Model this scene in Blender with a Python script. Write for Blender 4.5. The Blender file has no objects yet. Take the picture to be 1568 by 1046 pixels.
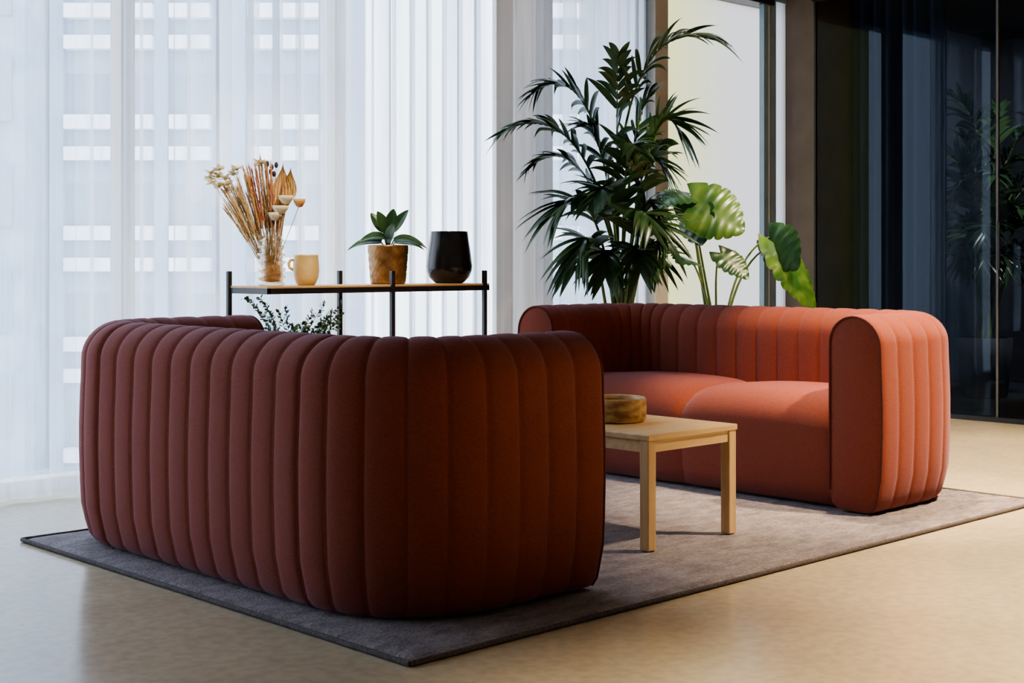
import bpy, bmesh, math, random
from mathutils import Vector, Matrix
random.seed(7)
V=Vector
S=bpy.context.scene
PI=math.pi
try:
    S.view_settings.view_transform='AgX'; S.view_settings.look='AgX - Medium High Contrast'
except Exception: pass
# ------------------------------------------------------------------ materials
def nodes(name):
    m=bpy.data.materials.new(name); m.use_nodes=True
    nt=m.node_tree; nt.nodes.clear()
    out=nt.nodes.new('ShaderNodeOutputMaterial')
    return m,nt,out
def N(nt,t,**k):
    n=nt.nodes.new(t)
    for a,b in k.items():
        if a in n.inputs: n.inputs[a].default_value=b
        else: setattr(n,a,b)
    return n
def pmat(name,c1,c2=None,rough=.6,nscale=8,bump=0,bscale=60,metal=0,sheen=0,spec=.5,stretch=(1,1,1),coat=0,detail=4,trans=0,ramp=(.35,.65),emit=None):
    m,nt,out=nodes(name); L=nt.links.new
    p=N(nt,'ShaderNodeBsdfPrincipled')
    p.inputs['Roughness'].default_value=rough; p.inputs['Metallic'].default_value=metal
    p.inputs['Specular IOR Level'].default_value=spec
    p.inputs['Sheen Weight'].default_value=sheen; p.inputs['Sheen Roughness'].default_value=.4
    p.inputs['Coat Weight'].default_value=coat
    p.inputs['Transmission Weight'].default_value=trans
    tc=N(nt,'ShaderNodeTexCoord'); mp=N(nt,'ShaderNodeMapping'); mp.inputs['Scale'].default_value=stretch
    L(tc.outputs['Object'],mp.inputs['Vector'])
    no=N(nt,'ShaderNodeTexNoise'); no.inputs['Scale'].default_value=nscale; no.inputs['Detail'].default_value=detail
    L(mp.outputs[0],no.inputs['Vector'])
    r=N(nt,'ShaderNodeValToRGB'); r.color_ramp.elements[0].position=ramp[0]; r.color_ramp.elements[1].position=ramp[1]
    r.color_ramp.elements[0].color=(*c1,1); r.color_ramp.elements[1].color=(*(c2 or c1),1)
    L(no.outputs['Fac'],r.inputs['Fac']); L(r.outputs[0],p.inputs['Base Color'])
    if bump:
        n2=N(nt,'ShaderNodeTexNoise'); n2.inputs['Scale'].default_value=bscale; n2.inputs['Detail'].default_value=3
        L(mp.outputs[0],n2.inputs['Vector'])
        b=N(nt,'ShaderNodeBump'); b.inputs['Strength'].default_value=bump; b.inputs['Distance'].default_value=.004
        L(n2.outputs['Fac'],b.inputs['Height']); L(b.outputs[0],p.inputs['Normal'])
    L(p.outputs[0],out.inputs['Surface'])
    return m
def leafmat(name,c1,c2,tr=.3,rough=.35,nscale=9):
    m,nt,out=nodes(name); L=nt.links.new
    tc=N(nt,'ShaderNodeTexCoord')
    no=N(nt,'ShaderNodeTexNoise'); no.inputs['Scale'].default_value=nscale; L(tc.outputs['Object'],no.inputs['Vector'])
    r=N(nt,'ShaderNodeValToRGB'); r.color_ramp.elements[0].position=.38; r.color_ramp.elements[1].position=.62
    r.color_ramp.elements[0].color=(*c1,1); r.color_ramp.elements[1].color=(*c2,1)
    L(no.outputs['Fac'],r.inputs['Fac'])
    p=N(nt,'ShaderNodeBsdfPrincipled'); p.inputs['Roughness'].default_value=rough
    t=N(nt,'ShaderNodeBsdfTranslucent'); L(r.outputs[0],p.inputs['Base Color']); L(r.outputs[0],t.inputs['Color'])
    x=N(nt,'ShaderNodeMixShader'); x.inputs[0].default_value=tr
    L(p.outputs[0],x.inputs[1]); L(t.outputs[0],x.inputs[2]); L(x.outputs[0],out.inputs['Surface'])
    return m
def sheer(name,col,op_lo,op_hi,transl=.55,hem=True):
    m,nt,out=nodes(name); L=nt.links.new
    tc=N(nt,'ShaderNodeTexCoord'); mp=N(nt,'ShaderNodeMapping'); mp.inputs['Scale'].default_value=(1,1,.03)
    L(tc.outputs['Object'],mp.inputs['Vector'])
    no=N(nt,'ShaderNodeTexNoise'); no.inputs['Scale'].default_value=5.0; no.inputs['Detail'].default_value=6
    no.inputs['Roughness'].default_value=.65
    L(mp.outputs[0],no.inputs['Vector'])
    mr=N(nt,'ShaderNodeMapRange'); mr.inputs[1].default_value=.35; mr.inputs[2].default_value=.65
    mr.inputs[3].default_value=op_lo; mr.inputs[4].default_value=op_hi
    L(no.outputs['Fac'],mr.inputs[0])
    fac=mr.outputs[0]
    if hem:
        sx=N(nt,'ShaderNodeSeparateXYZ'); L(tc.outputs['Object'],sx.inputs[0])
        lt=N(nt,'ShaderNodeMath',operation='LESS_THAN'); lt.inputs[1].default_value=.13; L(sx.outputs['Z'],lt.inputs[0])
        ml=N(nt,'ShaderNodeMath',operation='MULTIPLY'); ml.inputs[1].default_value=.2; L(lt.outputs[0],ml.inputs[0])
        ad=N(nt,'ShaderNodeMath',operation='ADD',use_clamp=True); L(fac,ad.inputs[0]); L(ml.outputs[0],ad.inputs[1]); fac=ad.outputs[0]
    d=N(nt,'ShaderNodeBsdfDiffuse'); d.inputs['Color'].default_value=(*col,1)
    t=N(nt,'ShaderNodeBsdfTranslucent'); t.inputs['Color'].default_value=(*col,1)
    a=N(nt,'ShaderNodeMixShader'); a.inputs[0].default_value=transl; L(d.outputs[0],a.inputs[1]); L(t.outputs[0],a.inputs[2])
    tr=N(nt,'ShaderNodeBsdfTransparent')
    b=N(nt,'ShaderNodeMixShader'); L(fac,b.inputs[0]); L(tr.outputs[0],b.inputs[1]); L(a.outputs[0],b.inputs[2])
    L(b.outputs[0],out.inputs['Surface'])
    return m
def paneglass(name,tint,refl_rough=.01,refl=.06,gcol=(1,1,1)):
    m,nt,out=nodes(name); L=nt.links.new
    g=N(nt,'ShaderNodeBsdfGlossy'); g.inputs['Roughness'].default_value=refl_rough; g.inputs['Color'].default_value=(*gcol,1)
    t=N(nt,'ShaderNodeBsdfTransparent'); t.inputs['Color'].default_value=(*tint,1)
    x=N(nt,'ShaderNodeMixShader'); x.inputs[0].default_value=refl; L(t.outputs[0],x.inputs[1]); L(g.outputs[0],x.inputs[2])
    L(x.outputs[0],out.inputs['Surface']); return m

# ------------------------------------------------------------------ mesh builder
class MB:
    def __init__(s): s.v=[];s.f=[];s.m=[];s.sm=[]
    def add(s,vs,fs,mat=0,smooth=True):
        o=len(s.v); s.v+= [tuple(x) for x in vs]
        for f in fs: s.f.append([i+o for i in f]); s.m.append(mat); s.sm.append(smooth)
    def grid(s,rows,mat=0,smooth=True,cu=False,flip=False):
        n=len(rows[0]); vs=[p for r in rows for p in r]; fs=[]
        for i in range(len(rows)-1):
            for j in range(n if cu else n-1):
                k=(j+1)%n
                q=[i*n+j,i*n+k,(i+1)*n+k,(i+1)*n+j]
                fs.append(q[::-1] if flip else q)
        s.add(vs,fs,mat,smooth)
    def tube(s,pts,r,n=8,mat=0,caps=True):
        pts=[V(p) for p in pts]; rows=[]
        prev=None
        for i,p in enumerate(pts):
            t=(pts[min(i+1,len(pts)-1)]-pts[max(i-1,0)])
            if t.length<1e-9: t=V((0,0,1))
            t.normalize()
            if prev is None:
                a=t.cross(V((0,0,1)))
                if a.length<.05: a=t.cross(V((1,0,0)))
            else: a=prev-t*prev.dot(t)
            a.normalize(); prev=a; b=t.cross(a)
            rr=r[i] if isinstance(r,(list,tuple)) else r
            rows.append([p+(a*math.cos(2*PI*k/n)+b*math.sin(2*PI*k/n))*rr for k in range(n)])
        s.grid(rows,mat,cu=True)
        if caps:
            s.add(rows[0],[list(range(n))],mat,False); s.add(rows[-1],[list(range(n))[::-1]],mat,False)
    def lathe(s,prof,c,n=48,mat=0,mod=None):
        rows=[]
        for i,(r,z) in enumerate(prof):
            rows.append([V((c[0]+(r+(mod(r,z,2*PI*k/n) if mod else 0))*math.cos(2*PI*k/n),c[1]+(r+(mod(r,z,2*PI*k/n) if mod else 0))*math.sin(2*PI*k/n),c[2]+z)) for k in range(n)])
        s.grid(rows,mat,cu=True)
    def box(s,lo,hi,mat=0,bev=0,seg=2):
        bm=bmesh.new(); bmesh.ops.create_cube(bm,size=1)
        lo=V(lo);hi=V(hi);c=(lo+hi)/2;d=hi-lo
        for v in bm.verts: v.co=V((v.co.x*d.x,v.co.y*d.y,v.co.z*d.z))+c
        if bev: bmesh.ops.bevel(bm,geom=bm.edges[:],offset=bev,segments=seg,affect='EDGES',profile=.5)
        bm.verts.index_update()
        s.add([v.co.copy() for v in bm.verts],[[v.index for v in f.verts] for f in bm.faces],mat,False); bm.free()
    def ball(s,c,r,mat=0,n=10,sc=(1,1,1)):
        rows=[]
        for i in range(n//2+1):
            a=PI*i/(n//2); rows.append([V((c[0]+r*sc[0]*math.sin(a)*math.cos(2*PI*k/n),c[1]+r*sc[1]*math.sin(a)*math.sin(2*PI*k/n),c[2]-r*sc[2]*math.cos(a))) for k in range(n)])
        s.grid(rows,mat,cu=True)
    def obj(s,name,mats,M=None):
        me=bpy.data.meshes.new(name)
        vs=s.v if M is None else [tuple(M@V(p)) for p in s.v]
        me.from_pydata(vs,[],s.f)
        for m in mats: me.materials.append(m)
        for i,p in enumerate(me.polygons): p.material_index=s.m[i]; p.use_smooth=s.sm[i]
        me.update()
        ob=bpy.data.objects.new(name,me); S.collection.objects.link(ob); return ob
def boxobj(name,lo,hi,mat,bev=0):
    b=MB(); b.box(lo,hi,0,bev); return b.obj(name,[mat])
# ------------------------------------------------------------------ camera
TH=math.radians(46.05)
F=V((math.cos(TH),math.sin(TH),0)); R=V((math.sin(TH),-math.cos(TH),0))
cam=bpy.data.cameras.new('camera'); co=bpy.data.objects.new('camera',cam); S.collection.objects.link(co)
co.location=(0,0,1); co.rotation_euler=(PI/2,0,TH-PI/2)
cam.sensor_width=36; cam.lens=49.48; cam.shift_y=-122/1568; cam.clip_end=300
S.camera=co
# ------------------------------------------------------------------ room materials
def floormat():
    m,nt,out=nodes('polished_concrete'); L=nt.links.new
    p=N(nt,'ShaderNodeBsdfPrincipled'); tc=N(nt,'ShaderNodeTexCoord')
    n1=N(nt,'ShaderNodeTexNoise'); n1.inputs['Scale'].default_value=2.5; n1.inputs['Detail'].default_value=7; n1.inputs['Roughness'].default_value=.6
    n2=N(nt,'ShaderNodeTexNoise'); n2.inputs['Scale'].default_value=28; n2.inputs['Detail'].default_value=7
    for n in (n1,n2): L(tc.outputs['Object'],n.inputs['Vector'])
    r=N(nt,'ShaderNodeValToRGB'); e=r.color_ramp.elements
    e[0].position=.25; e[0].color=(.53,.47,.35,1); e[1].position=.75; e[1].color=(.63,.56,.42,1)
    L(n1.outputs['Fac'],r.inputs['Fac'])
    r2=N(nt,'ShaderNodeValToRGB'); e=r2.color_ramp.elements; e[0].position=.36; e[0].color=(.86,.86,.85,1); e[1].position=.62; e[1].color=(1.05,1.04,1.02,1)
    L(n2.outputs['Fac'],r2.inputs['Fac'])
    mx=N(nt,'ShaderNodeMix',data_type='RGBA',blend_type='MULTIPLY'); mx.inputs[0].default_value=.7
    L(r.outputs[0],mx.inputs[6]); L(r2.outputs[0],mx.inputs[7]); L(mx.outputs[2],p.inputs['Base Color'])
    mr=N(nt,'ShaderNodeMapRange'); mr.inputs[3].default_value=.14; mr.inputs[4].default_value=.26; L(n1.outputs['Fac'],mr.inputs[0]); L(mr.outputs[0],p.inputs['Roughness'])
    b=N(nt,'ShaderNodeBump'); b.inputs['Strength'].default_value=.04; b.inputs['Distance'].default_value=.003; L(n2.outputs['Fac'],b.inputs['Height']); L(b.outputs[0],p.inputs['Normal'])
    L(p.outputs[0],out.inputs[0]); return m
M_floor=floormat()
M_wall=pmat('warm_plaster',(.42,.38,.34),(.46,.42,.37),.85,3,.1)
M_ceil=pmat('grey_ceiling',(.26,.25,.24),(.30,.29,.28),.9,3)
M_taupe=pmat('taupe_plaster',(.15,.12,.10),(.18,.145,.12),.8,4,.1)
M_black=pmat('black_steel',(.012,.012,.014),(.02,.02,.022),.35,20)
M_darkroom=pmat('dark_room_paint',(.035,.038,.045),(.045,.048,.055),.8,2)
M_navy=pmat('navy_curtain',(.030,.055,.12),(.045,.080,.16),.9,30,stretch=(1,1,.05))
M_frameb=pmat('blue_grey_aluminium',(.20,.30,.42),(.24,.34,.46),.4,6)
M_framew=pmat('white_aluminium',(.72,.74,.78),(.78,.8,.83),.4,6)
M_glassw=paneglass('window_glass',(.95,.97,.98),refl=.05)
M_glassd=paneglass('dark_tinted_glass',(.54,.56,.61),refl=.016,gcol=(.7,.82,1))
CH=2.92
WY=5.80; GX=8.28
boxobj('floor',(-3,-3,-.1),(GX+.05,WY+.2,0),M_floor)
boxobj('ceiling',(-3,-3,CH),(GX+.05,WY+.2,CH+.1),M_ceil)
boxobj('wall_left',(-3.1,-3,-.1),(-3,WY+.2,CH+.1),M_wall)
boxobj('wall_back',(-3.1,-3.1,-.1),(GX+.05,-3,CH+.1),M_wall)
boxobj('wall_pilaster',(GX,5.56,0),(GX+.5,WY+.05,CH),M_taupe,.003)
w=MB()
w.box((-3,WY,0),(GX,WY+.12,.06),1); w.box((-3,WY,CH-.10),(GX,WY+.12,CH),0)
for x in (-1.8,-.4,.75,1.95,3.15,4.35,5.55):
    w.box((x,WY+.02,.06),(x+.07,WY+.12,CH-.1),2)
w.box((6.66,WY+.04,.06),(6.83,WY+.08,CH-.1),0); w.box((6.83,WY-.02,.06),(6.96,WY+.05,CH-.1),2,.004)
w.box((8.0,WY-.01,.06),(8.05,WY+.03,CH-.1),0); w.box((8.055,WY,.06),(8.08,WY+.03,CH-.1),1); w.box((8.085,WY-.01,.06),(8.14,WY+.03,CH-.1),0)
w.box((6.9,WY-.03,CH-.14),(8.1,WY+.1,CH-.06),3,.004)
for a,b_,yy,mi in ((-3,6.66,WY+.075,4),(6.96,8.0,WY+.02,4),(8.14,8.28,WY+.01,5)):
    w.add([(a,yy,.06),(b_,yy,.06),(b_,yy,CH-.1),(a,yy,CH-.1)],[[0,1,2,3]],mi,False)
w.obj('window_1',[M_frameb,M_framew,pmat('putty_aluminium',(.40,.36,.31),(.44,.4,.35),.5,6),M_black,M_glassw,sheer('white_jamb_glow',(.60,.63,.67),.98,1,.85,False)])  # last material: translucent strip in place of the white jamb, so it looks lit
b=MB(); rows=[]
for i in range(2):
    rows.append([V((6.86+k*(1.5/12),WY+.22+.004*math.sin(k),.05+i*(CH-.1))) for k in range(13)])
b.grid(rows); b.tube([(6.86,WY+.22,CH-.08),(8.36,WY+.22,CH-.08)],.03,12)
def blindmat():
    m,nt,out=nodes('cream_screen'); L=nt.links.new
    tc=N(nt,'ShaderNodeTexCoord'); sx=N(nt,'ShaderNodeSeparateXYZ'); L(tc.outputs['Object'],sx.inputs[0])
    mr=N(nt,'ShaderNodeMapRange'); mr.inputs[1].default_value=7.1; mr.inputs[2].default_value=7.9; L(sx.outputs['X'],mr.inputs[0])
    r=N(nt,'ShaderNodeValToRGB'); r.color_ramp.elements[0].color=(.58,.51,.18,1); r.color_ramp.elements[1].color=(.48,.42,.37,1); L(mr.outputs[0],r.inputs[0])
    t=N(nt,'ShaderNodeBsdfTranslucent'); d=N(nt,'ShaderNodeBsdfDiffuse'); L(r.outputs[0],t.inputs[0]); L(r.outputs[0],d.inputs[0])
    x=N(nt,'ShaderNodeMixShader'); x.inputs[0].default_value=.75; L(d.outputs[0],x.inputs[1]); L(t.outputs[0],x.inputs[2]); L(x.outputs[0],out.inputs[0]); return m
b.obj('roller_blind',[blindmat()])
# ---- dark glass partition (wall_right)
g=MB()
ys=[-3,-1.0,.6,2.2,4.22,5.56]
for a,c in zip(ys[:-1],ys[1:]):
    g.add([(GX,a,.03),(GX,c,.03),(GX,c,CH-.12),(GX,a,CH-.12)],[[0,1,2,3]],0,False)
    g.box((GX-.010,c-.007,.03),(GX+.010,c+.007,CH-.12),2 if c==4.22 else 1)
g.box((GX-.03,-3,0),(GX+.03,5.56,.03),1); g.box((GX-.05,-3,CH-.12),(GX+.05,5.56,CH),1)
g.box((GX-.035,4.19,.95),(GX-.02,4.21,1.25),1,.004)
g.obj('wall_right',[M_glassd,M_black,pmat('grey_joint',(.10,.10,.11),(.13,.13,.14),.4,10)])
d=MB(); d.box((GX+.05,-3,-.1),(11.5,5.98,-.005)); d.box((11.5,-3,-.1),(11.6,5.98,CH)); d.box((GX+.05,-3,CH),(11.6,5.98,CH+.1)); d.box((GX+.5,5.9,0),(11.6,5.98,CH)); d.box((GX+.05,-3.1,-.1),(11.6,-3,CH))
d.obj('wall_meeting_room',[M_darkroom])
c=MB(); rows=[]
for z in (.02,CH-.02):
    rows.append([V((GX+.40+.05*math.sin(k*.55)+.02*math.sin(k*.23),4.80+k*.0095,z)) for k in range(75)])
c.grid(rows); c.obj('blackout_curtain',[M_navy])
# ------------------------------------------------------------------ curtains
def curtain(name,x0,x1,y0,amp,period,mat,seed,zt=CH-.03):
    rnd=random.Random(seed); n=int((x1-x0)/.008)
    ph=0; cols=[]
    pa=[rnd.random()*6.28 for _ in range(6)]
    for i in range(n+1):
        x=x0+(x1-x0)*i/n
        loc=period*(1+.30*math.sin(x*2.1+pa[0])+.18*math.sin(x*5.3+pa[1]))
        ph+=2*PI*((x1-x0)/n)/loc
        a=amp*(.75+.3*math.sin(x*3.3+pa[2])+.2*math.sin(x*7.7+pa[3]))
        cols.append((x,ph,a))
    rows=[]
    zs=[.015,.05,.12,.3,.7,1.2,1.8,2.4,zt]
    for z in zs:
        k=1-.18*z/zt; row=[]
        for x,p,a in cols:
            yy=y0+a*k*(math.sin(p)+.30*math.sin(2*p+pa[4]))
            xx=x+.55*a*math.sin(2*p+pa[5])*k
            if z<.3: yy-= .03*(1-z/.3)**2*(.5+.5*math.sin(p*.5))
            row.append(V((xx,yy,z)))
        rows.append(row)
    m=MB(); m.grid(rows); m.tube([(x0,y0,CH-.02),(x1,y0,CH-.02)],.012,8,1)
    return m.obj(name,[mat,M_framew])
M_sheer=sheer('sheer_white_voile',(.86,.90,.96),.29,.80,.55)
M_greige=sheer('greige_linen',(.46,.41,.37),.90,.99,.28)
curtain('sheer_curtain',-2.95,5.24,5.62,.056,.17,M_sheer,3)
curtain('linen_curtain',5.28,5.70,5.60,.05,.10,M_greige,5)
curtain('sheer_curtain',5.74,6.58,5.64,.05,.13,M_sheer,9)
# ------------------------------------------------------------------ exterior
M_fac=pmat('facade_grey_blue',(.30,.38,.49),(.34,.42,.53),.7,.5)
M_band=pmat('facade_white',(.97,.97,.97),(.97,.97,.97),.6,1)
M_win=pmat('facade_window',(.17,.23,.31),(.24,.30,.38),.5,.4)
M_brick=pmat('facade_brick',(.28,.11,.07),(.36,.15,.09),.8,2)
M_slate=pmat('facade_slate',(.20,.27,.37),(.36,.44,.54),.7,.9,detail=8)
Mx=Matrix(((R.x,F.x,0,0),(R.y,F.y,0,0),(0,0,1,0),(0,0,0,1)))
def facade(name,r0,r1,dist,gaps):
    m=MB(); m.box((r0,dist,-12),(r1,dist+6,22),0)
    z=-12.4
    while z<20:
        m.box((r0,dist-.05,z+1.3),(r1,dist+.01,z+2.6),2)
        for a,b in gaps:
            m.box((a,dist-.6,z),(b,dist-.2,z+.40),1); m.box((a,dist-.6,z+.92),(b,dist-.2,z+1.34),1)
        z+=3.28
    for a,b in gaps: m.box((a-.5,dist-.3,-12),(a-.1,dist,22),0)
    return m.obj(name,[M_fac,M_band,M_win],Mx)
facade('office_building',-13.8,-5.0,42,[(-13.2,-10.6),(-10.1,-8.9),(-7.8,-5.7)])
facade('office_building',1.0,4.3,42,[(1.2,2.2),(3.2,4.0)])
m=MB(); m.box((-18,40,-12),(-13.85,44,14.0))
for z in range(-10,14,3):
    for r_ in (-17.2,-16,-14.9): m.box((r_,39.9,z),(r_+.7,40.0,z+1.8),1)
m.obj('slate_building',[M_slate,M_win],Mx)
m=MB(); m.box((2.9,36,6.6),(4.6,39,9.2)); m.obj('brick_building',[M_brick],Mx)
boxobj('ground_outside',(-60,6.2,-12.2),(90,90,-12),pmat('outdoor_paving',(.45,.45,.46),(.5,.5,.5),.9,1))
# ------------------------------------------------------------------ rug
def rugmat():
    m,nt,out=nodes('rug_wool'); L=nt.links.new
    p=N(nt,'ShaderNodeBsdfPrincipled'); p.inputs['Roughness'].default_value=.95; p.inputs['Sheen Weight'].default_value=.2
    tc=N(nt,'ShaderNodeTexCoord'); mp=N(nt,'ShaderNodeMapping'); mp.inputs['Scale'].default_value=(4,8,1); L(tc.outputs['Object'],mp.inputs[0])
    n1=N(nt,'ShaderNodeTexNoise'); n1.inputs['Scale'].default_value=2.2; n1.inputs['Detail'].default_value=8; n1.inputs['Roughness'].default_value=.72; L(mp.outputs[0],n1.inputs[0])
    n2=N(nt,'ShaderNodeTexNoise'); n2.inputs['Scale'].default_value=110; n2.inputs['Detail'].default_value=4; L(tc.outputs['Object'],n2.inputs[0])
    r=N(nt,'ShaderNodeValToRGB'); e=r.color_ramp.elements; e[0].position=.40; e[0].color=(.15,.13,.15,1); e[1].position=.60; e[1].color=(.35,.32,.35,1)
    hh=N(nt,'ShaderNodeMix',data_type='FLOAT'); hh.inputs[0].default_value=.35; L(n1.outputs[0],hh.inputs[2]); L(n2.outputs[0],hh.inputs[3])
    L(hh.outputs[0],r.inputs[0]); L(r.outputs[0],p.inputs['Base Color'])
    a=N(nt,'ShaderNodeMath',operation='ADD'); L(n1.outputs[0],a.inputs[0]); L(n2.outputs[0],a.inputs[1])
    b=N(nt,'ShaderNodeBump'); b.inputs['Strength'].default_value=1; b.inputs['Distance'].default_value=.010; L(a.outputs[0],b.inputs['Height']); L(b.outputs[0],p.inputs['Normal'])
    L(p.outputs[0],out.inputs[0]); return m
rg=MB(); x0,x1,y0,y1=2.227,5.62,2.673,4.83
nx,ny=120,80; rows=[]
for i in range(nx+1):
    row=[]
    for j in range(ny+1):
        u=i/nx; v=j/ny; ex=min(i,nx-i,j,ny-j)
        z=(.014 if ex>0 else .002)+random.uniform(-.001,.001)*(ex>0)
        row.append(V((x0+(x1-x0)*u+random.uniform(-.002,.002),y0+(y1-y0)*v+random.uniform(-.002,.002),z)))
    rows.append(row)
rg.grid(rows,flip=True)
for a,b in (((x0,y0),(x1,y0)),((x1,y0),(x1,y1)),((x1,y1),(x0,y1)),((x0,y1),(x0,y0))):
    rg.tube([(a[0]+(b[0]-a[0])*k/60,a[1]+(b[1]-a[1])*k/60,.008+random.uniform(0,.001)) for k in range(61)],.0075,8,1)
rg.obj('rug',[rugmat(),pmat('rug_edge',(.08,.07,.075),(.15,.13,.14),.95,120,.6,200)])
RZ=.0165
# ------------------------------------------------------------------ sofas
def fabric():
    m,nt,out=nodes('rust_wool_upholstery'); L=nt.links.new
    p=N(nt,'ShaderNodeBsdfPrincipled'); p.inputs['Roughness'].default_value=.85; p.inputs['Sheen Weight'].default_value=.20; p.inputs['Sheen Roughness'].default_value=.5
    p.inputs['Sheen Tint'].default_value=(.75,.70,1,1); p.inputs['Specular IOR Level'].default_value=.15  # bluish tint puts the cool daylight into the cloth's sheen
    tc=N(nt,'ShaderNodeTexCoord')
    n1=N(nt,'ShaderNodeTexNoise'); n1.inputs['Scale'].default_value=350; n1.inputs['Detail'].default_value=2; L(tc.outputs['Object'],n1.inputs[0])
    mp=N(nt,'ShaderNodeMapping'); mp.inputs['Scale'].default_value=(1,1,6); L(tc.outputs['Object'],mp.inputs[0])
    n3=N(nt,'ShaderNodeTexNoise'); n3.inputs['Scale'].default_value=90; n3.inputs['Detail'].default_value=3; L(mp.outputs[0],n3.inputs[0])
    r=N(nt,'ShaderNodeValToRGB'); e=r.color_ramp.elements; e[0].position=.3; e[0].color=(.170,.043,.029,1); e[1].position=.7; e[1].color=(.295,.080,.046,1)
    a=N(nt,'ShaderNodeMath',operation='ADD'); L(n1.outputs[0],a.inputs[0]); L(n3.outputs[0],a.inputs[1])
    h=N(nt,'ShaderNodeMath',operation='MULTIPLY'); h.inputs[1].default_value=.5; L(a.outputs[0],h.inputs[0])
    L(h.outputs[0],r.inputs[0]); L(r.outputs[0],p.inputs['Base Color'])
    b=N(nt,'ShaderNodeBump'); b.inputs['Strength'].default_value=.35; b.inputs['Distance'].default_value=.0015; L(a.outputs[0],b.inputs['Height']); L(b.outputs[0],p.inputs['Normal'])
    L(p.outputs[0],out.inputs[0]); return m
M_fab=fabric(); M_pipe=pmat('upholstery_piping',(.10,.018,.014),(.13,.025,.018),.8,60)
M_foot=pmat('sofa_plinth',(.01,.008,.008),(.015,.012,.012),.7,10)
M_tag=pmat('black_label',(.02,.02,.02),(.05,.05,.05),.6,200)
def sofa(name,origin,rot):
    D,Ls,r,T,Hh=.795,2.00,.40,.228,.768
    m=MB()
    segs=[('l',(D,0),(r,0),(0,-1)),('a',(r,r),-PI/2,-PI),('l',(0,r),(0,Ls-r),(-1,0)),('a',(r,Ls-r),PI,PI/2),('l',(r,Ls),(D,Ls),(0,1))]
    lens=[D-r,r*PI/2,Ls-2*r,r*PI/2,D-r]; tot=sum(lens)
    def path(s):
        s=max(0,min(tot,s))
        for g,l in zip(segs,lens):
            if s<=l+1e-9:
                t=s/l
                if g[0]=='l': return V((g[1][0]+(g[2][0]-g[1][0])*t,g[1][1]+(g[2][1]-g[1][1])*t,0)),V((g[3][0],g[3][1],0))
                a=g[2]+(g[3]-g[2])*t; n=V((math.cos(a),math.sin(a),0)); return V((g[1][0],g[1][1],0))+n*r,n
            s-=l
        return V((D,Ls,0)),V((0,1,0))
    prof=[]
    prof.append((.10,.004,0,-.3)); prof.append((.062,.004,.3,-.2)); prof.append((.042,.012,.5,-.2)); prof.append((.024,.036,.8,-.1)); prof.append((.013,.08,1,-.1))
    for z in (.14,.22,.32,.42,.52,.58): prof.append((.006-.014*math.sin(PI*(z-.04)/.66),z,1,0))
    ro=.122; ri=T-ro; zc=Hh-ro
    for k in range(0,11):
        a=PI/2*k/10; prof.append((ro-ro*math.cos(a),zc+ro*math.sin(a),math.cos(a),.7*math.sin(a)))
    for k in range(1,9):
        a=PI/2+PI/2*k/8; prof.append((ro-ri*math.cos(a),Hh-ri+ri*math.sin(a),math.cos(a),.7*math.sin(a)))
    for z in (.60,.52,.44,.34,.20,.08): prof.append((T,z,-1,0))
    prof.append((T-.01,.03,0,0)); prof.append((T-.04,.006,0,0))
    nch=28; per=14; mods={9,19}
    rows=[]
    for i in range(nch*per+1):
        s=tot*i/(nch*per); t=(i%per)/per; q=abs(2*t-1)
        bnd=i//per if i%per<=per//2 else i//per+1
        dp=.005 if (bnd in mods) else 0
        if i in(0,nch*per): dp=0
        A=.0105*(1-.66*q**2.8-.34*q**16) - dp*max(0,(q-.7)/.3)
        P,n=path(s); row=[]
        for (o,z,no,nz) in prof:
            row.append(P-n*o+V((0,0,z))+(n*no+V((0,0,nz)))*A)
        rows.append(row)
    m.grid(rows,0,flip=True)
    for s in (0,tot):
        P,n=path(s); sg=V((1,0,0)); ring=[]
        for k in range(6):
            q=k/5; lv=[]
            for (o,z,no,nz) in prof:
                oc=T/2; zc2=min(z,Hh-T/2) if z>.1 else .006
                oo=o+(oc-o)*q; zz=z+(zc2-z)*q
                lv.append(P-n*oo+V((0,0,zz))+sg*(.013*(1-(1-q)**2)*min(1,zz/.08)))
            ring.append(lv)
        m.grid(ring,0)
        pr=[P-n*o+V((0,0,z))+sg*.002 for (o,z,a,b) in prof[2:-2]]
        m.tube(pr,.005,8,1)
    sp=[(D-.06,.006),(D-.035,.016),(D-.018,.08),(D-.012,.16),(D-.004,.24),(D+.004,.30),(D-.004,.345),(D-.030,.385),(D-.075,.415),(D-.14,.432),(D-.25,.44),(.45,.435),(.3,.43),(.19,.42)]
    ymid=Ls/2
    for a,b in ((T-.012,ymid),(ymid,Ls-T+.012)):
        rows=[]
        for i in range(31):
            t=i/30; q=abs(2*t-1); ins=.030*q**12; cr=.022*(1-q*q)
            y=a+(b-a)*t
            row=[]
            for (x,z) in sp:
                k=min(1,max(0,(z-.25)/.17))
                row.append(V((x-ins*(1.0 if z<.43 else .3)*(.35+.65*k),y,z-ins*k+cr*k)))
            rows.append(row)
        m.grid(rows,0)
    for (x,y) in ((.30,.16),(.14,.5),(.14,Ls-.5),(.30,Ls-.16),(D-.12,.1),(D-.12,Ls-.1)):
        m.tube([(x,y,0),(x,y,.03)],.03,16,2)
    P,n=path(tot*7.4/nch); 
    tdir=V((-n.y,n.x,0))
    vs=[P+n*.009+tdir*a+V((0,0,z)) for a,z in((-.006,.13),(.006,.13),(.006,.175),(-.006,.175))]
    m.add(vs,[[0,1,2,3]],3,False)
    Mt=Matrix.Translation(V(origin))@Matrix.Rotation(rot,4,'Z')
    return m.obj(name,[M_fab,M_pipe,M_foot,M_tag],Mt)
sofa('channel_tufted_sofa',(2.315,2.84,RZ),0)
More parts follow.
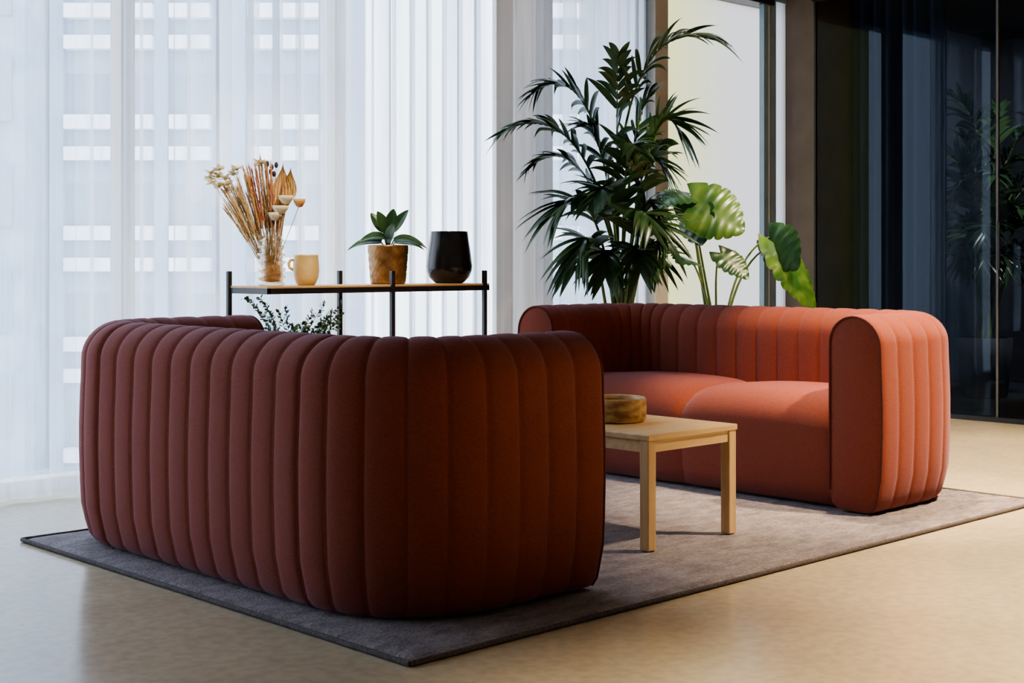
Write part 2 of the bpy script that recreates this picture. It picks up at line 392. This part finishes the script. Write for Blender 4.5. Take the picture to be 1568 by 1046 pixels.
sofa('channel_tufted_sofa',(5.585,4.92,RZ),PI)
# ------------------------------------------------------------------ coffee table
M_oak=pmat('light_ash_wood',(.60,.42,.22),(.72,.53,.30),.45,3,.1,80,stretch=(1,12,12),detail=6)
M_oak2=pmat('light_ash_legs',(.57,.39,.20),(.69,.49,.27),.45,3,.1,80,stretch=(12,12,1),detail=6)
t=MB(); x0,x1,y0,y1,tz=3.635,4.13,3.105,4.02,.413
RT=.0175
t.box((x0,y0,tz-.022),(x1,y1,tz),0,.004)
for x in (x0+.004,x1-.044):
    for y in (y0+.004,y1-.044): t.box((x,y,RT),(x+.04,y+.04,tz-.0215),1,.003)
t.box((x0+.044,y0+.010,tz-.062),(x1-.044,y0+.028,tz-.0215),0); t.box((x0+.044,y1-.028,tz-.062),(x1-.044,y1-.010,tz-.0215),0)
t.box((x0+.010,y0+.044,tz-.062),(x0+.028,y1-.044,tz-.0215),0); t.box((x1-.028,y0+.044,tz-.062),(x1-.010,y1-.044,tz-.0215),0)
t.obj('coffee_table',[M_oak,M_oak2])
M_bowl=pmat('burl_wood',(.26,.14,.06),(.70,.48,.24),.45,14,.2,60,stretch=(1,1,2.5),ramp=(.35,.6),detail=8)
bw=MB()
prof=[(0,0),(.098,0),(.106,.004),(.112,.02),(.115,.05),(.114,.084),(.111,.088),(.106,.086),(.103,.07),(.1,.035),(.085,.02),(0,.016)]
bw.lathe(prof,(3.875,3.47,tz+.0008),64,mod=lambda r,z,a:(.0015*math.sin(a*5+z*40)+.001*math.sin(a*11)) if r>.05 else 0)
bw.obj('wooden_bowl',[M_bowl])
# ------------------------------------------------------------------ console shelf
M_deck=pmat('oak_deck',(.50,.30,.13),(.62,.40,.19),.5,4,.1,80,stretch=(1,12,12))
sh=MB(); SX0,SX1,SY0,SY1,SZ=3.464,4.78,5.12,5.42,.893
sh.box((SX0,SY0,SZ-.010),(SX1,SY1,SZ),1,.002)
for zz in (SZ-.034,.36):
    for y in (SY0,SY1-.018): sh.box((SX0,y,zz),(SX1,y+.018,zz+.024),0)
    for x in (SX0,SX1-.018): sh.box((x,SY0,zz),(x+.018,SY1,zz+.024),0)
sh.box((SX0,SY0,.384),(SX1,SY1,.394),1,.002)
def post(x,y): sh.box((x-.010,y-.010,0),(x+.010,y+.010,.958),0,.002)
post(3.464,SY1); post(4.08,SY1); post(4.16,SY0); post(4.746,SY0)
sh.obj('console_shelf',[M_black,M_deck])
# ---- glass vase with dried flowers
def clearglass(name,c,rough=.03):
    m,nt,out=nodes(name); L=nt.links.new
    g=N(nt,'ShaderNodeBsdfGlossy'); g.inputs['Color'].default_value=(1,.96,.9,1); g.inputs['Roughness'].default_value=.06
    t=N(nt,'ShaderNodeBsdfTransparent'); t.inputs['Color'].default_value=(*c,1)
    lw=N(nt,'ShaderNodeLayerWeight'); lw.inputs[0].default_value=.4
    x=N(nt,'ShaderNodeMixShader'); L(lw.outputs['Facing'],x.inputs[0]); L(t.outputs[0],x.inputs[1]); L(g.outputs[0],x.inputs[2]); L(x.outputs[0],out.inputs[0]); return m
vc=V((3.595,5.28,SZ+.001))
vs=MB(); prof=[(0,0),(.05,0),(.056,.004)]
for k in range(1,60):
    z=.2*k/60; rr=.058+ .0065*math.cos(z*2*PI/.034)
    prof.append((rr,z+.004))
prof+=[(.05,.208),(.049,.222),(.046,.222),(.046,.205),(.050,.19),(.050,.02),(0,.014)]
vs.lathe(prof,vc,48,0)
vs.lathe([(0,.016),(.040,.018),(.043,.05),(.036,.09),(.02,.10),(0,.10)],vc,32,5)
rf=random.Random(4)
def loc(c,r,f,z): return c+R*r+F*f+V((0,0,z))
def stem(m,c,tip,r0=.0016,mat=1,bend=.02):
    a=c+V((rf.uniform(-.02,.02),rf.uniform(-.02,.02),.03)); pts=[]
    mid=(a+tip)/2+V((0,0,bend))
    for k in range(9):
        q=k/8; pts.append(a*(1-q)**2+mid*2*q*(1-q)+tip*q*q)
    m.tube(pts,r0,5,mat); return pts
for n_ in range(84):
    r=rf.uniform(-.21,.07); f=rf.uniform(-.05,.05); z=.56-abs(r+.05)*.7+rf.uniform(-.12,.01); mt=rf.choice([2,3,3,3,7,4]) if r>-.12 else rf.choice([2,7,4,4])
    tip=loc(vc,r,f,z); pts=stem(vs,vc,tip,.0012)
    for q in range(60):
        u=.48+.52*q/59; i=min(7,int(u*8)); p=pts[i].lerp(pts[i+1],u*8-i)
        dd=(pts[i+1]-pts[i]).normalized(); o=V((rf.uniform(-1,1),rf.uniform(-1,1),rf.uniform(-.2,.6)))
        e=p+dd*.028+o*.016*(1.25-u*.8); w2=dd.cross(o).normalized()*.0034
        vs.add([p-w2,p+w2,e],[[0,1,2]],mt,False)
for (r,f,z) in [(-.27,.0,.515),(-.245,.03,.50),(-.23,-.02,.53),(-.26,-.03,.47),(-.21,.02,.49),(-.17,.0,.51),(-.05,-.02,.555),(-.19,-.03,.46),(-.28,.02,.49),(-.15,-.03,.53),(-.2,.0,.43),(-.235,0,.455)]:
    tip=loc(vc,r*1.0,f,z-.01); stem(vs,vc,tip,.001)
    for q in range(22):
        a=q*2.4; rr=.029
        o=V((math.cos(a)*rr,math.sin(a)*rr,rf.uniform(-.010,.022))); w2=V((-math.sin(a),math.cos(a),.2))*.010
        vs.add([tip,tip+o*.6-w2,tip+o*1.1,tip+o*.6+w2],[[0,1,2,3]],4,False)
    vs.ball(tip,.009,2,8)
for (r,z) in [(-.02,.545),(.0,.53),(.02,.54),(-.005,.51),(.01,.50)]:
    tip=loc(vc,r,.01,z); stem(vs,vc,tip,.001); vs.ball(tip,.009,6,8,(1,1,1.6))
for (r,z,tw,ln) in [(.065,.37,.2,.20),(.10,.40,.5,.15)]:
    b0=loc(vc,r*.75,-.02,z-.02); stem(vs,vc,b0,.002,1,0)
    rows=[]
    for q in range(15):
        u=q/14; wd=.050*math.sin(PI*min(1,u*.93+.07)**.7)*(1-.2*u)*ln/.19; row=[]
        for j in range(13):
            s_=j/6-1; row.append(b0+V((0,0,u*ln-.10*abs(s_)*ln*u))+R*(s_*wd+.03*u*tw)+F*(.006*(1 if j%2 else -1)))
        rows.append(row)
    vs.grid(rows,2,False)
for (r,z,s2) in [(.13,.36,.028),(.07,.375,.036),(.045,.33,.038),(.02,.30,.03)]:
    tip=loc(vc,r,-.03,z); stem(vs,vc,tip,.0016,1,-.02)
    vs.lathe([(0,-.012),(s2*.5,-.008),(s2*.9,.012),(s2,.026),(s2*.8,.026),(s2*.5,.01),(0,.006)],tip,14,7 if r>.1 else 4)
vs.obj('glass_vase_of_dried_flowers',[clearglass('ribbed_glass',(.95,.90,.82)),pmat('dry_stem',(.45,.33,.15),(.5,.38,.2),.8,10),
   leafmat('dried_gold',(.62,.42,.16),(.75,.54,.27),.25,.7),leafmat('dried_pink',(.64,.26,.15),(.76,.40,.25),.25,.7),leafmat('dried_cream',(.85,.74,.50),(.9,.82,.62),.2,.7),
   pmat('amber_filler',(.36,.22,.10),(.60,.42,.24),.5,40),pmat('dry_bud',(.03,.02,.05),(.06,.04,.08),.8,10),leafmat('dry_orange',(.74,.44,.17),(.82,.56,.28),.25,.7,20)])
# ---- mug
mg=MB(); mc=V((3.77,5.26,SZ+.001))
prof=[(0,0),(.036,0),(.043,.005),(.054,.03),(.060,.065),(.059,.10),(.055,.13),(.057,.138),(.052,.139),(.049,.13),(.053,.07),(.046,.03),(0,.012)]
mg.lathe(prof,mc,40)
hd=-R
mg.tube([mc+hd*.052+V((0,0,.112)),mc+hd*.070+V((0,0,.116)),mc+hd*.080+V((0,0,.10)),mc+hd*.076+V((0,0,.08)),mc+hd*.055+V((0,0,.066))],.007,10)
mg.obj('ceramic_mug',[pmat('mustard_glaze',(.62,.44,.18),(.74,.57,.30),.35,12,.1,60)])
# ---- leaf helper
def leaf(m,base,dr,nrm,L_,W_,mat=0,lobes=0,droop=.3,cup=.15,heart=.15,nt=28,na=8,depth=.3):
    dr=dr.normalized(); side=dr.cross(nrm).normalized(); nrm=side.cross(dr).normalized(); rows=[]
    for i in range(nt+1):
        t=i/nt; w=W_/2*(max(0,math.sin(PI*min(1,(t*.97+.03))**.62)))**.75
        if i==nt: w=0
        if lobes:
            ph=(t*lobes)%1; wm=1-depth*(abs(2*ph-1)**4)*(0 if t<.05 or t>.93 else 1)
        else: wm=1
        mid=base+dr*(t*L_)-V((0,0,1))*droop*L_*t*t
        row=[]
        for j in range(na+1):
            s_=2*j/na-1; ww=w*(1-(1-wm)*abs(s_)**2)*s_
            back=-heart*L_*(1-t)**5*abs(s_)*1.3+.18*abs(ww)
            row.append(mid+side*ww+dr*back+nrm*(cup*abs(ww)*(1 if cup else 0)-.25*abs(s_)**3*w*.6)+nrm*.0035*math.sin(t*lobes*2*PI+1)*abs(s_))
        rows.append(row)
    m.grid(rows,mat)
# ---- brass pot with plant
bp=MB(); pc=V((4.255,5.27,SZ+.001))
prof=[(0,0),(.078,0),(.083,.005)]+[(.084+.013*q/14,.01+.165*q/14) for q in range(15)]+[(.098,.185),(.094,.187),(.090,.18),(.086,.16),(0,.155)]
bp.lathe(prof,pc,144,0,mod=lambda r,z,a:.0028*math.cos(a*24)*math.cos(z*190) if r>.0835 and z>.01 and z<.178 else 0)
bp.lathe([(0,.158),(.088,.158)],pc,24,1)
for (r,f,z,rx,lx) in [(-.03,-.02,.20,-1,.17),(-.02,.03,.22,-.9,.14),(.0,-.03,.24,-.3,.14),(.01,0,.26,.12,.12),(.02,.0,.25,.5,.15),(.03,-.03,.21,1,.17),(.03,.03,.20,1.1,.15),(0,-.05,.20,.3,.12),(-.01,-.04,.22,-.7,.14),(-.02,.02,.25,-.5,.13)]:
    b0=loc(pc,r,f,z); bp.tube([pc+V((0,0,.15)),pc+(b0-pc)*.6+V((0,0,.06)),b0],.003,6,2)
    leaf(bp,b0,R*rx+F*(f*6)+V((0,0,.25 if abs(rx)>.6 else .8)),V((0,0,1))-F*.8,lx,.062,2,0,.5 if abs(rx)>.6 else .15,.2,.02,14,6)
M_green=leafmat('dark_green_leaf',(.015,.045,.014),(.045,.10,.03),.12,.35,14)
bp.obj('potted_plant',[pmat('hammered_brass',(.20,.11,.045),(.34,.20,.09),.35,30,.2,50,metal=.65),pmat('soil',(.02,.012,.008),(.04,.03,.02),.95,40),M_green])
# ---- black vase
bv=MB(); prof=[(0,0),(.066,0),(.074,.004),(.100,.03),(.113,.06),(.116,.085),(.108,.15),(.098,.21),(.093,.252),(.094,.257),(.089,.258),(.086,.25),(.1,.15),(.1,.06),(0,.02)]
bv.lathe(prof,(4.645,5.27,SZ+.001),56); bv.obj('black_vase',[pmat('black_glazed_ceramic',(.006,.006,.007),(.012,.011,.011),.16,6)])
# ---- trailing plant on lower shelf
tp=MB(); tc0=V((3.70,5.27,.395)); tp.lathe([(0,0),(.06,0),(.066,.005),(.08,.13),(.076,.132),(.072,.12),(0,.115)],tc0,32,0)
rt=random.Random(5)
for i in range(26):
    a=rt.uniform(0,2*PI); rr=rt.uniform(.1,.24); zt=rt.uniform(.26,.42)
    if i<8: a=rt.uniform(-.5,.5); rr=rt.uniform(.15,.27); zt=rt.uniform(.27,.42)
    if i in(8,9,10,11): a=PI+rt.uniform(-.3,.3); rr=rt.uniform(.14,.23); zt=.44
    tip=tc0+R*(rr*math.cos(a))+F*(rr*.5*math.sin(a))+V((0,0,zt)); b0=tc0+V((0,0,.11)); mid=(b0+tip)/2+V((0,0,.07))
    pts=[b0*(1-q/10)**2+mid*2*(q/10)*(1-q/10)+tip*(q/10)**2 for q in range(11)]
    tp.tube(pts,.0012,5,1)
    for q in range(24):
        u=.3+.7*q/23; ii=min(9,int(u*10)); p=pts[ii].lerp(pts[ii+1],u*10-ii); dd=(pts[ii+1]-pts[ii]).normalized()
        sd=V((rt.uniform(-1,1),rt.uniform(-1,1),rt.uniform(-.6,.6))); sd=(sd-dd*sd.dot(dd)).normalized()
        e=p+(sd*.8+dd*.5)*.030; w2=dd.cross(sd).normalized()*.008
        tp.add([p,p.lerp(e,.5)-w2,e,p.lerp(e,.5)+w2],[[0,1,2,3]],1,False)
tp.obj('potted_trailing_plant',[pmat('white_pot',(.6,.58,.55),(.7,.68,.65),.5,10),leafmat('small_green_leaf',(.03,.07,.025),(.08,.15,.05),.25,.5,20)])
# ------------------------------------------------------------------ kentia palm
pm=MB(); pb=V((5.88,5.20,0)); rp=random.Random(21)
pm.lathe([(0,0),(.15,0),(.16,.006),(.185,.25),(.2,.44),(.192,.442),(.185,.41),(0,.4)],pb,40,2)
pm.lathe([(0,.405),(.187,.405)],pb,24,3)
def frond(r,f,z,cr,cf,cz,ll=.34,n=15,t0=.5,dro=.35):
    b0=pb+V((rp.uniform(-.05,.05),rp.uniform(-.05,.05),.40)); tip=loc(pb,r,f,z); c1=loc(pb,cr,cf,cz)
    K=24; pts=[b0*(1-q/K)**2+c1*2*(q/K)*(1-q/K)+tip*(q/K)**2 for q in range(K+1)]
    pm.tube(pts,[.009*(1-q/K)+.0022 for q in range(K+1)],6,0)
    for i in range(n):
        u=t0+(1-t0)*i/(n-1); x=u*K; ii=min(K-1,int(x)); p=pts[ii].lerp(pts[ii+1],x-ii); T=(pts[ii+1]-pts[ii]).normalized()
        sd=T.cross(V((0,0,1)))
        if sd.length<.25: sd=sd+F*.5+R*.2
        sd=(sd-T*sd.dot(T)).normalized(); up=sd.cross(T)
        for sg in (-1,1):
            q=i/(n-1); le=ll*(.62+.38*math.sin(PI*(q*.75+.2)))*rp.uniform(.85,1.1)*(1-.3*q)
            d=(T*(.6+.55*q)+sd*sg*(.8-.25*q)+up*rp.uniform(.0,.35)+V((rp.uniform(-.12,.12),rp.uniform(-.12,.12),rp.uniform(-.1,.1)))).normalized()
            wv=(T-d*T.dot(d)).normalized(); nn=d.cross(wv); rows=[]
            M_=9; dr_=dro*rp.uniform(.6,1.5)
            for k2 in range(M_+1):
                s_=k2/M_; w_=.0195*(math.sin(PI*min(1,s_*.9+.1)**.75)**.8 if k2<M_ else 0)
                c=p+d*le*s_*(1-.12*dr_*s_)-V((0,0,1))*dr_*le*s_*s_
                if c.y>5.54: c.y=5.54+.1*(c.y-5.54)
                rows.append([c-wv*w_+nn*w_*.35,c,c+wv*w_+nn*w_*.35])
            pm.grid(rows,1)
FR=[(.46,-.15,2.22,-.15,0,2.42),(-.66,-.15,1.72,-.10,.0,2.0),(-.50,.0,1.95,-.05,.0,2.25),(.30,-.05,1.72,.12,-.05,2.1),
    (-.40,-.3,1.25,-.12,-.1,1.6),(-.28,-.2,.98,-.18,-.1,1.45),(.20,-.25,1.12,.12,-.1,1.5),(-.05,-.2,2.10,-.05,.0,1.7),
    (.20,-.12,1.52,.05,-.1,1.8),(.02,-.35,1.62,-.02,-.1,1.75),(-.22,-.05,1.75,-.08,.0,1.75),(.14,.0,1.92,.02,.0,1.8),(.1,-.4,1.2,.03,-.2,1.5),(-.18,-.35,1.35,-.06,-.15,1.6),
    (.16,-.1,1.0,.12,-.05,1.3),(-.12,-.2,.95,-.1,-.1,1.3),(.06,-.25,.98,.05,-.15,1.3),(.16,-.05,1.30,.08,.0,1.5),(-.5,-.05,1.55,-.12,-.05,1.8)]
for i,fr in enumerate(FR):
    frond(*fr,ll=.40 if i<5 else (.34 if i<14 else .30),n=16 if i<5 else 13)
palm=pm.obj('kentia_palm_reflection',[leafmat('palm_stem',(.10,.16,.04),(.16,.22,.07),.1,.5),leafmat('palm_leaf',(.018,.055,.018),(.050,.10,.034),.15,.3,6),
    pmat('charcoal_planter',(.05,.05,.055),(.07,.07,.075),.6,8,.1),bpy.data.materials['soil']])
# added palm behind the glass, mirrored to stand in for the palm's reflection
palm_reflection=MB(); c2=V((9.75,5.08,0))
palm_reflection.f=pm.f; palm_reflection.m=pm.m; palm_reflection.sm=pm.sm
palm_reflection.v=[]
for q in pm.v:
    l=V(q)-pb; a=l.dot(R); b=l.dot(F)
    palm_reflection.v.append(tuple(c2-R*a*1.05+F*b*.9+V((0,0,l.z))))
palm_reflection.obj('kentia_palm_reflection',list(palm.data.materials))
# ------------------------------------------------------------------ monstera
mo=MB(); mb_=V((6.40,4.93,0))
mo.lathe([(0,0),(.12,0),(.13,.006),(.15,.2),(.16,.36),(.152,.362),(.147,.34),(0,.33)],mb_,40,2)
mo.lathe([(0,.335),(.15,.335)],mb_,24,3)
def mstem(tip,ctrl,r0=.009):
    b0=mb_+V((rp.uniform(-.03,.03),rp.uniform(-.03,.03),.33)); mo.tube([b0*(1-q/14)**2+ctrl*2*(q/14)*(1-q/14)+tip*(q/14)**2 for q in range(15)],[r0*(1-.5*q/14) for q in range(15)],8,0)
def ml(r,f,z,cr,cz,d,nrm,Ln,Wn,mat,lob=7,droop=.25,depth=.15):
    tip=loc(mb_,r,f,z); mstem(tip,loc(mb_,cr,f*.3,cz)); leaf(mo,tip,R*d[0]+F*d[1]+V((0,0,d[2])),R*nrm[0]+F*nrm[1]+V((0,0,nrm[2])),Ln,Wn,mat,lob,droop,.05,.22,56,12,depth)
ml(-.17,-.05,1.35,-.15,1.2,(.8,-.3,-.42),(.15,-.95,.35),.33,.36,1,7,.12)
ml(-.18,.0,1.38,-.16,1.2,(-.7,-.35,.15),(-.1,-.5,1),.22,.24,4,6,.6)
ml(-.17,.02,1.33,-.16,1.2,(.15,-.4,-.6),(-.7,-.8,.1),.26,.26,4,5,.1)
ml(-.02,-.12,1.05,-.06,1.0,(.6,-.4,-.45),(.3,-.9,.6),.20,.18,4,6,.2)
ml(.30,-.05,1.10,.04,1.02,(.55,-.2,-.85),(.75,-.85,.4),.40,.32,1,7,.15)
ml(.27,-.02,1.14,.02,1.02,(.35,-.5,-.35),(-.75,-.8,.3),.26,.26,4,6,.2)
ml(-.18,-.15,1.0,-.06,.8,(-.3,-.5,.2),(0,-.6,1),.20,.2,4,6,.4)
mo.obj('monstera_plant',[leafmat('monstera_stem',(.16,.24,.07),(.22,.31,.10),.15,.4),leafmat('monstera_leaf_lit',(.030,.095,.022),(.10,.18,.038),.14,.3,9),  # leaf green lightened for the blades that catch the light
    pmat('grey_planter',(.12,.12,.12),(.16,.16,.16),.6,8,.1),bpy.data.materials['soil'],leafmat('monstera_leaf_shaded',(.018,.060,.02),(.035,.09,.028),.12,.3,10)])  # same leaf green darkened as shade
# ------------------------------------------------------------------ lights
def spot(x,y,tx,ty,e,size=60,blend=.6,col=(1,.74,.46),rad=.06,tz_=0):
    l=bpy.data.lights.new('spot','SPOT'); l.energy=e; l.spot_size=math.radians(size); l.spot_blend=blend; l.color=col; l.shadow_soft_size=rad
    o=bpy.data.objects.new('lamp',l); S.collection.objects.link(o); pos=V((x,y,CH-.16)); o.location=pos
    o.rotation_euler=(V((tx,ty,tz_))-pos).to_track_quat('-Z','Y').to_euler()
    f=MB(); d=(V((tx,ty,tz_))-pos).normalized(); a=pos-d*.10
    f.tube([a,pos-d*.004],.045,20,0,True); f.tube([V((x,y,CH)),a+d*.03],.01,8,0)
    ob=f.obj('ceiling_spotlight',[M_black]); o.parent=ob
spot(5.3,1.8,5.2,2.2,950,78)
spot(6.9,2.4,6.8,2.6,950,78)
spot(4.3,.4,4.2,.75,820,68)
spot(2.6,.4,2.5,.9,620,62)
spot(5.15,3.3,5.15,3.35,520,48)
spot(7.2,4.2,7.0,4.6,380,70)
spot(3.4,3.9,3.9,5.3,240,50,tz_=1.0,col=(1,.84,.62))
spot(6.3,3.7,6.2,5.0,300,50,tz_=1.2,col=(1,.84,.62))
spot(9.4,3.6,10.6,5.4,320,80,tz_=1.4,col=(.85,.9,1))  # added lamp to brighten the palm and wall behind the glass
for (xc,wd) in ((1.8,9.6),(7.6,1.8)):
    l=bpy.data.lights.new('portal','AREA'); l.shape='RECTANGLE'; l.size=wd; l.size_y=CH
    o=bpy.data.objects.new('window_portal',l); S.collection.objects.link(o); o.location=(xc,WY+.4,CH/2); o.rotation_euler=(-PI/2,0,0)
    l.cycles.is_portal=True
wd=bpy.data.worlds.new('overcast_sky'); S.world=wd; wd.use_nodes=True; nt=wd.node_tree; nt.nodes.clear()
o=nt.nodes.new('ShaderNodeOutputWorld'); b=nt.nodes.new('ShaderNodeBackground'); tc=nt.nodes.new('ShaderNodeTexCoord'); sp_=nt.nodes.new('ShaderNodeSeparateXYZ')
r=nt.nodes.new('ShaderNodeValToRGB'); r.color_ramp.elements[0].position=0; r.color_ramp.elements[0].color=(.80,.87,.97,1); r.color_ramp.elements[1].position=1; r.color_ramp.elements[1].color=(.68,.81,1,1)
nt.links.new(tc.outputs['Generated'],sp_.inputs[0]); nt.links.new(sp_.outputs['Z'],r.inputs[0]); nt.links.new(r.outputs[0],b.inputs[0]); b.inputs[1].default_value=5.8; nt.links.new(b.outputs[0],o.inputs[0])
